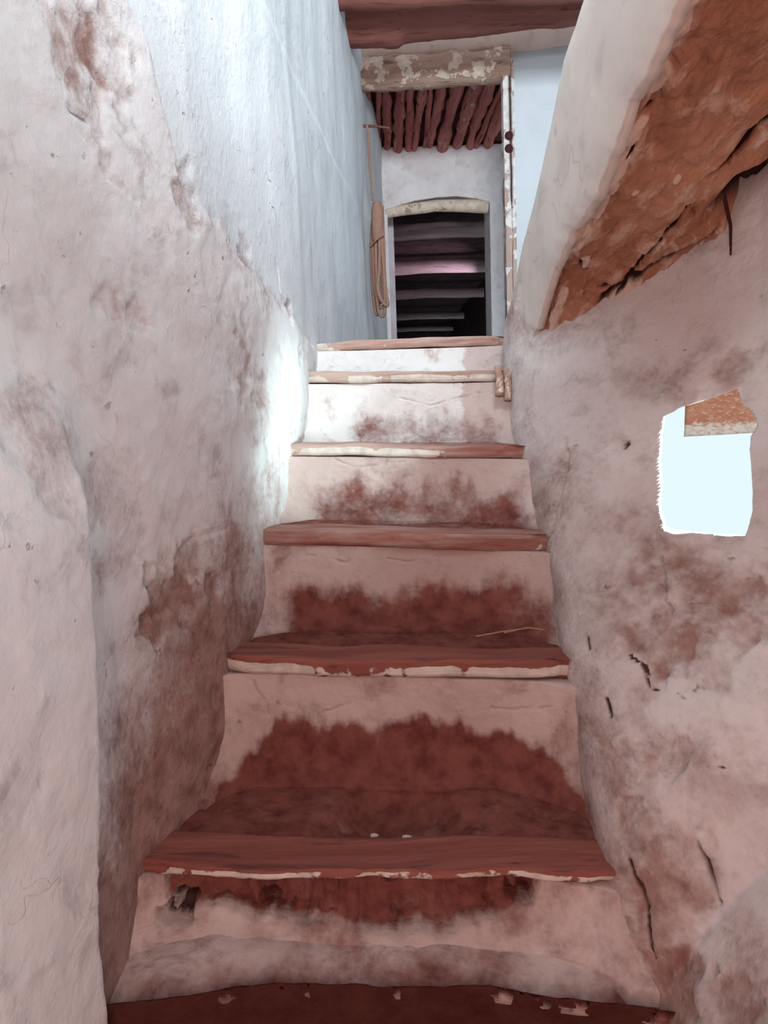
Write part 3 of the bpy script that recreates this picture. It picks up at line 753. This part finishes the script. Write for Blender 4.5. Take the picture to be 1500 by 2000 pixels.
soff = solid_grid('soffit', S, (0.0, 0.05, 0.16), m_soffit, None, {'white': wh, 'crack_shade': cr}); under(soff, flight)
soff['label'] = 'ragged brown earth underside'
# stringer: plastered side face
A2 = resample(bot, 260); T2 = resample(topp, 260)
A2 = A2 + np.stack([0 * A2[:, 0], 0 * A2[:, 0], -0.004 + 0.012 * fbm(A2, 22, 4, 320)], -1)
uu = np.linspace(0, 1, 60)[None, :, None]
S = A2[:, None] * (1 - uu) + T2[:, None] * uu
S[..., 0] += 0.010 * fbm(S * np.array([1, .5, .5]), 7, 4, 321) + 0.012 * (np.abs(uu[..., 0] * 2 - 1) ** 6)
strg = solid_grid('stringer', S, (0.016, 0.0, 0.0), m_cream, None, {'dirt': -0.35 + 0.15 * fbm(S, 6, 3, 322), 'white': np.zeros(S.shape[:2]) - .5, 'crack_shade': np.zeros(S.shape[:2])})
under(strg, flight); strg['label'] = 'smooth cream plaster side face'
# walking surface of the flight, behind its side face
TT = T2[::6] + np.array([0.006, 0, -0.015])
uu = np.linspace(0, 1, 40)[None, :, None]
S = TT[:, None] + uu * (np.array([1.40, 0, 0]) - TT[:, None] * np.array([1, 0, 0]))
S[..., 2] += 0.008 * fbm(S, 8, 3, 325)
ft = solid_grid('walking_surface', S, (0, 0, -0.07), m_cream, None, {'dirt': .1 + .3 * fbm(S, 5, 3, 326), 'white': np.zeros(S.shape[:2]) - .5, 'crack_shade': np.zeros(S.shape[:2])}); under(ft, flight)
# stub ends at the foot of the rising flight
for i, (px, y0, y1, w_) in enumerate([(972, 716, 772, .013), (988, 720, 782, .012)]):
    a, b = PY(px, y0, 2.17), PY(px + 4, y1, 2.13)
    path = resample(np.array([a, (a + b) / 2 + [0.003, 0, 0], b]), 14)
    sb = tube('stub_end', path_rings(path, w_ * np.linspace(.75, 1, 14), 9, 340 + i, .3), m_log, None, {'white': np.full(126, .30), 'crack_shade': np.zeros(126)})
    under(sb, flight); 

# ------------------------------------------------------------------ back wall, passage, inner wall
def grid_plane(o, ex, ez, nx, nz):
    a = np.linspace(0, 1, nx)[:, None, None]; b = np.linspace(0, 1, nz)[None, :, None]
    return np.asarray(o) + a * np.asarray(ex) + b * np.asarray(ez)
XB = PY(1003, 300, 4.3)[0]
ZL = PY(850, 165, 4.3)[2]              # underside of the flaking log
G = grid_plane((XB, 4.33, LAND_Z - .1), (0.75, 0, 0), (0, 0, 2.4), 120, 150)
G[..., 1] += 0.02 * fbm(G, 3, 4, 400)
wb = solid_grid('wall_back', G, (0, 0.13, 0), m_white, None, {'dirt': np.zeros(G.shape[:2]) - .3, 'white': np.ones(G.shape[:2]), 'crack_shade': np.zeros(G.shape[:2])}); struct(wb, 'bright white wall right of the post at the head of the stairs')
GZ = ZL + 0.10
G = grid_plane((-0.35, 4.36, PY(850, 118, 4.36)[2]), (1.45 + XB - .7, 0, 0), (0, 0, 0.9), 100, 60)
G[..., 1] += 0.015 * fbm(G, 4, 4, 401)
wl = solid_grid('wall_lintel', G, (0, 0.2, 0), m_log if False else m_inner, None, {'dirt': np.zeros(G.shape[:2]) - .1, 'white': np.zeros(G.shape[:2]) - .3, 'crack_shade': np.zeros(G.shape[:2])}); struct(wl)
# inner wall with the low doorway
YI = 5.5
Dl, Dr = PY(757, 430, YI)[0], PY(957, 430, YI)[0]
Zd = PY(857, 412, YI)[2]; Ztop = ZL + .05
xs0 = gl(YI) - .05; xs1 = XB + .35
G = grid_plane((xs0, YI, LAND_Z - .02), (xs1 - xs0, 0, 0), (0, 0, Ztop - LAND_Z + .05), 150, 150)
G[..., 1] += 0.022 * fbm(G, 4.5, 4, 410) + 0.010 * fbm(G, 14, 4, 411)
wi = solid_grid('wall_inner', G, (0, 0.28, 0), m_inner, None, {'dirt': -0.05 + 0.2 * fbm(G, 4, 3, 412), 'white': 0.15 + 0.3 * fbm(G, 3, 3, 413) - .1, 'crack_shade': np.zeros(G.shape[:2])})
arch = [(Dl, LAND_Z - .3), (Dr, LAND_Z - .3), (Dr, PY(957, 395, YI)[2])]
for px, py in [(930, 388), (890, 383), (850, 385), (810, 392), (780, 400)]:
    q = PY(px, py, YI); arch.append((q[0], q[2]))
arch.append((Dl, PY(757, 410, YI)[2]))
cut = tube('door_cutter', [[(x, YI - .3, z) for x, z in arch], [(x, YI + .8, z) for x, z in arch]], None, smooth=False)
boolean_cut(wi, cut); struct(wi, 'plaster wall with a low dark doorway at the end of the passage')

# logs and beams of the passage mouth
def log(name, pts, rad, mat, seed, white, rough=.18, n=70, m=18, flat=1.0):
    path = resample(np.asarray(pts, float), n)
    R = path_rings(path, rad, m, seed, rough, flat)
    w = white + 0.35 * fbm(R, 6, 3, seed + 5)
    return tube(name, R, mat, None, {'white': w, 'crack_shade': np.zeros(R.shape[:2])})
def at_row(pp, Y): return [PY(px, py, Y) for px, py in pp]
bl = log('beam', at_row([(640, 34), (760, 30), (900, 18), (1040, 0), (1240, -14), (1352, -22)], 3.75), np.r_[np.full(14, .125), np.full(56, .115)], m_beam, 420, -.25, .10)
tag(bl, 'thick red-brown beam crossing the head of the stairwell, nearest of the beams', 'beam')
bl2 = log('beam', at_row([(640, -30), (850, -38), (1240, -54), (1385, -62)], 3.45), .10, m_beam, 421, -.35, .1)
tag(bl2, 'dark brown beam at the very top edge, in front of the thick red-brown one', 'beam')
pl_ = log('plaster_roll', at_row([(660, 110), (760, 100), (880, 92), (1000, 80), (1130, 66), (1270, 54)], 4.28), np.linspace(.045, .055, 70), m_roll, 425, -.5, .12)
tag(pl_, 'pale rounded plaster roll lying between the thick beam and the flaking log', 'plaster')
lg = log('lintel_log', at_row([(690, 147), (760, 143), (880, 136), (992, 130)], 4.28), np.full(70, .085), m_log, 430, .30, .22)
tag(lg, 'flaking whitewashed log lintel over the passage mouth', 'lintel')
al = log('lintel_log', at_row([(752, 416), (790, 410), (850, 402), (910, 402), (953, 404)], YI + .03), np.linspace(.036, .045, 70), m_log, 440, .75, .1)
tag(al, 'crooked pale log lintel over the low dark doorway', 'lintel')

# ceiling of branches
ceil = boxmesh('ceiling', (-0.3, 4.34, ZL + 0.10), (XB + .3, 5.8, ZL + 0.18), m_roofmud, None, 0)
struct(ceil)
xa, xb_ = PY(700, 170, 4.4)[0], PY(1016, 170, 4.4)[0]
nb = 13; grp = 'branches laid across the passage ceiling'
desc = []
x = xa + .02; widths = RNG.uniform(.016, .04, nb); gaps = RNG.uniform(.002, .028, nb)
tot = (2 * widths + gaps).sum(); sc_ = (xb_ - xa) / tot
for i in range(nb):
    w_ = widths[i] * sc_; x += w_
    sk = RNG.uniform(-.03, .03)
    pts = []
    for q in np.linspace(0, 1, 5):
        pts.append((x + sk * (q - .5) + RNG.uniform(-.006, .006) + .03 * q * (0.5 - i / nb), 4.36 + q * 1.18, ZL + 0.075 + RNG.uniform(-.012, .012)))
    path = resample(np.array(pts), 40)
    rr = w_ * (1 + .12 * np.sin(np.linspace(0, RNG.uniform(3, 9), 40) + RNG.uniform(0, 6)))
    R = path_rings(path, rr, 12, 450 + i, .42)
    br = tube('ceiling_branch', R, m_branch, None, {'white': RNG.uniform(-.45, .05) + .5 * fbm(R, 7, 3, 470 + i), 'crack_shade': np.zeros(R.shape[:2])})
    x += w_ + gaps[i] * sc_
    tag(br, 'rough dark red-brown branch laid in the passage ceiling above the low doorway', 'branch', grp)

# post at the passage's right side, with two round knobs
post = empty('wooden_post', PY(995, 640, 4.27))
tag(post, 'narrow post with peeling white paint and two dark round knobs', 'post')
a, b = PY(990, 108, 4.26), PY(1000, 640, 4.26)
a, b = np.array([a[0], 4.26, a[2]]), np.array([b[0], 4.26, LAND_Z - .005])
pw_ = 0.0285; npz = 90
zz = np.linspace(0, 1, npz)
cen = a[None] + (b - a)[None] * zz[:, None]; cen[:, 0] += 0.004 * fbm(cen, 5, 2, 500)
prof = np.array([(-1, -1), (-.5, -1.0), (.15, -1.0), (.25, -.75), (.35, -1), (1, -1), (1, 1), (-1, 1)]) * np.array([pw_, .035])
R = np.zeros((npz, len(prof), 3)); R[..., 0] = cen[:, 0:1] + prof[None, :, 0]; R[..., 1] = cen[:, 1:2] + prof[None, :, 1]; R[..., 2] = cen[:, 2:3]
R[..., 0] += .003 * fbm(R, 20, 3, 501)
po = tube('shaft', R, m_post, None, {'white': .42 + .4 * fbm(R, 4, 3, 502), 'crack_shade': np.where(np.abs(prof[None, :, 0] - .25 * pw_) < .003, .7 * sstep(.52, .45, zz)[:, None], 0)}, smooth=False)
under(po, post)
for py in (265, 290):
    c = PY(994, py, 4.222)
    th = np.linspace(0, 2 * math.pi, 21)[:-1]
    rings = []
    for rr, dy in [(.022, .012), (.022, -.002), (.019, -.008), (.012, -.0105), (.004, -.011)]:
        rings.append(np.stack([c[0] + rr * np.cos(th), np.full(20, c[1] + dy), c[2] + rr * np.sin(th)], -1))
    kb = tube('knob', rings, m_knob); under(kb, post)
post.location = post.location

# ------------------------------------------------------------------ chamber beyond the doorway
ZC = PY(850, 465, 6.2)[2]
YF = 14.0
lx0 = PY(768, 470, 6.0)[0]; 
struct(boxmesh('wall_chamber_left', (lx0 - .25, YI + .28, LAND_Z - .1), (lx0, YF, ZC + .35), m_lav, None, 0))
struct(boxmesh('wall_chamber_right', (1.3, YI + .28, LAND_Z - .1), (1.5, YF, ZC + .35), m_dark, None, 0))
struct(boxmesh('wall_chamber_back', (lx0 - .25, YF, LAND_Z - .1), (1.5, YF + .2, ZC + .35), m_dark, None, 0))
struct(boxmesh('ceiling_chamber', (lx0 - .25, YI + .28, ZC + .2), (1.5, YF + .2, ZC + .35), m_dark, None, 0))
bpos = [(432, 465), (505, 533), (563, 582), (609, 623), (636, 646)]
lab = ['nearest and widest of the pale beams in the dark chamber beyond the doorway', 'second pale beam from the doorway in the dark chamber', 'third pale beam from the doorway in the dark chamber', 'fourth beam from the doorway, dim, in the dark chamber', 'farthest and dimmest beam in the dark chamber beyond the doorway']
for (y0, y1), lb in zip(bpos, lab):
    v = ray(870, y1); tt_ = (ZC - EYE[2]) / v[2]; q = EYE + v * tt_; Yb = q[1]
    zt = PY(870, y0, Yb)[2]
    r_ = (zt - ZC) / 2
    R = path_rings(resample(np.array([(lx0 - .05, Yb + r_, ZC + r_), (.6, Yb + r_, ZC + r_ + .015), (1.35, Yb + r_, ZC + r_)]), 40), r_, 14, int(Yb * 10), .08)
    o = tube('ceiling_beam', R, m_dim, None, {'white': np.full(R.shape[:2], -.5), 'crack_shade': np.zeros(R.shape[:2])})
    tag(o, lb, 'beam', 'beams under the chamber ceiling')

# ------------------------------------------------------------------ iron peg, cord and hank of rope
pegA = PY(706, 246, 4.22); pegB = PY(760, 250, 4.12)
peg = tube('wall_peg', path_rings(resample(np.array([pegA - [.05, 0, 0], pegA, (pegA + pegB) / 2 + [0, 0, .004], pegB]), 20), np.linspace(.009, .005, 20), 8, 600, .15), m_iron)
tag(peg, 'rusty peg sticking out of the left wall beside the branch ceiling', 'peg')
hank = empty('rope_hank', PY(738, 500, 4.15))
tag(hank, 'hank of brown rope hanging from the peg beside the doorway', 'rope')
cordp = [PY(716, 244, 4.14), PY(719, 260, 4.15), PY(722, 320, 4.15), PY(728, 392, 4.15)]
cord = tube('cord', path_rings(resample(np.array(cordp), 40), .0065, 7, 601, .2), m_rope); under(cord, hank)
def rope(name, pp, Y0, rad=.009, seed=0):
    pts = [PY(px, py, Y0 + dy) for px, py, dy in pp]
    pts = np.array(pts)
    # smooth through the points
    t_ = np.arange(len(pts)); q = np.linspace(0, len(pts) - 1, 60)
    out = []
    for x_ in q:
        i = int(min(max(math.floor(x_), 0), len(pts) - 2)); f = x_ - i
        p0, p1, p2, p3 = pts[max(i - 1, 0)], pts[i], pts[i + 1], pts[min(i + 2, len(pts) - 1)]
        out.append(0.5 * (2 * p1 + (p2 - p0) * f + (2 * p0 - 5 * p1 + 4 * p2 - p3) * f * f + (3 * p1 - p0 - 3 * p2 + p3) * f ** 3))
    o = tube(name, path_rings(np.array(out), rad, 8, seed, .22), m_rope); under(o, hank); return o
# loops: down one side, round and back up
loops = [[(733, 400, 0), (729, 440, .01), (730, 520, 0), (734, 575, 0), (742, 590, 0), (748, 570, -.01), (744, 500, -.01), (741, 440, 0), (738, 402, .0)],
         [(738, 398, -.02), (734, 440, -.02), (735, 530, -.02), (738, 600, -.01), (745, 618, -.01), (751, 605, -.02), (750, 540, -.02), (745, 460, -.03), (742, 402, -.02)],
         [(742, 400, 0), (741, 450, -.03), (741, 520, -.03), (738, 560, -.03), (744, 585, -.04), (757, 596, -.03), (752, 560, -.02), (749, 480, -.02), (746, 402, -.01)],
         [(731, 404, .02), (726, 460, .02), (727, 530, .02), (732, 600, .02), (739, 612, .01), (740, 560, .01), (738, 480, .01), (735, 404, .01)],
         [(745, 404, .01), (746, 460, .0), (748, 530, .0), (753, 580, .0), (747, 600, 0), (736, 588, .0), (733, 520, .0), (737, 460, -.01), (741, 404, .0)]]
for i, pp in enumerate(loops): rope('loop', pp, 4.13, .0095, 610 + i)
# whipping round the upper bundle
R = path_rings(resample(np.array([PY(736, 396, 4.12), PY(737, 420, 4.11), PY(737, 450, 4.11), PY(738, 470, 4.12)]), 24), np.r_[np.linspace(.022, .030, 6), np.full(18, .030)], 12, 620, .12)
bd = tube('binding', R, m_rope); under(bd, hank)
tw = rope('tie', [(725, 478, -.02), (733, 470, -.05), (742, 463, -.05), (749, 461, -.02)], 4.12, .005, 621)

# ------------------------------------------------------------------ small things
# twig hanging out of the earth at the wall joint
tq = on_right(1438, 470)
tw_ = tube('twig', path_rings(resample(np.array([tq + [-.03, 0, .10], tq + [-.012, 0, .03], tq + [-.012, -.004, -.028]]), 16), np.linspace(.0045, .0018, 16), 7, 700, .3), m_knob)
tag(tw_, 'short dark twig hanging from the earth underside against the right wall', 'twig')
# straw on the third step
zt3 = lerp(SL[3], SR[3], .8)[2] + 0.012
for i, pp in enumerate([[(930, 1243), (990, 1232), (1040, 1226), (1075, 1222)], [(985, 1236), (1030, 1226), (1062, 1230)]]):
    pts = np.array([PZ(px, py, zt3 + .002 * i) for px, py in pp])
    s_ = tube('straw', path_rings(resample(pts, 16), .0016, 6, 710 + i, .1), m_straw)
    tag(s_, ['long pale straw lying on the plank step with flaking whitewash', 'short pale straw crossing the long straw on the same step'][i], 'straw')
# chips of lime on the hollow step
zt2 = lerp(SL[2], SR[2], .55)[2] - 0.034
for i, (px, py, r_) in enumerate([(731, 1632, .006), (795, 1637, .009), (778, 1640, .005)]):
    c = PZ(px, py, zt2)
    bm = bmesh.new(); bmesh.ops.create_icosphere(bm, subdivisions=2, radius=r_)
    for v_ in bm.verts:
        n_ = 1 + .35 * float(fbm(np.array([v_.co.x, v_.co.y, v_.co.z]) + i, 120, 2, 720 + i)); v_.co = Vector((v_.co.x * n_ * 1.2, v_.co.y * n_, v_.co.z * n_ * .6))
    me = bpy.data.meshes.new('lime_chip'); bm.to_mesh(me); bm.free(); me.materials.append(m_chip)
    o = bpy.data.objects.new('lime_chip', me); COL.objects.link(o); o.location = tuple(c)
    tag(o, ['small upright white chip of lime in the hollow of the lowest plank step', 'broad flat pale chip of lime in the hollow of the lowest plank step', 'tiny chip of lime between the other two in the hollow step'][i], 'chip', 'lime chips in the hollow step')

# ------------------------------------------------------------------ outside the slit window
YO = 5.2
a = PY(1334, 853, YO); b = PY(1345, 798, YO)
hx = a[0]
house = empty('mud_house', (hx + 1.5, YO + 1, -2.0)); tag(house, 'red earth house with overhanging upper storey seen through the slit window', 'building')
nx, nz_ = 90, 70
G = grid_plane((hx, YO, a[2]), (2.6, 0.5, 0.02), (0.05, 0, 1.6), nx, nz_)
G[..., 1] += .05 * fbm(G, 2.2, 4, 800)
zrel = (G[..., 2] - a[2])
wh = -.3 + 1.0 * (1 - sstep(.04, .17, zrel + .06 * fbm(G * np.array([.4, 1, 1]), 5, 3, 801)))
o = solid_grid('upper_storey', G, (0.78, 1.6, 0), m_redmud, None, {'white': wh, 'crack_shade': np.zeros(G.shape[:2])}); under(o, house)
o = boxmesh('lower_storey', (hx + 1.7, YO + .3, -2.0), (hx + 2.6, YO + 1.3, a[2] + .06), m_redmud, None, .02); under(o, house)
struct(boxmesh('ground', (2.6, 2.0, -2.2), (8, 9, -2.0), m_floor, None, 0))
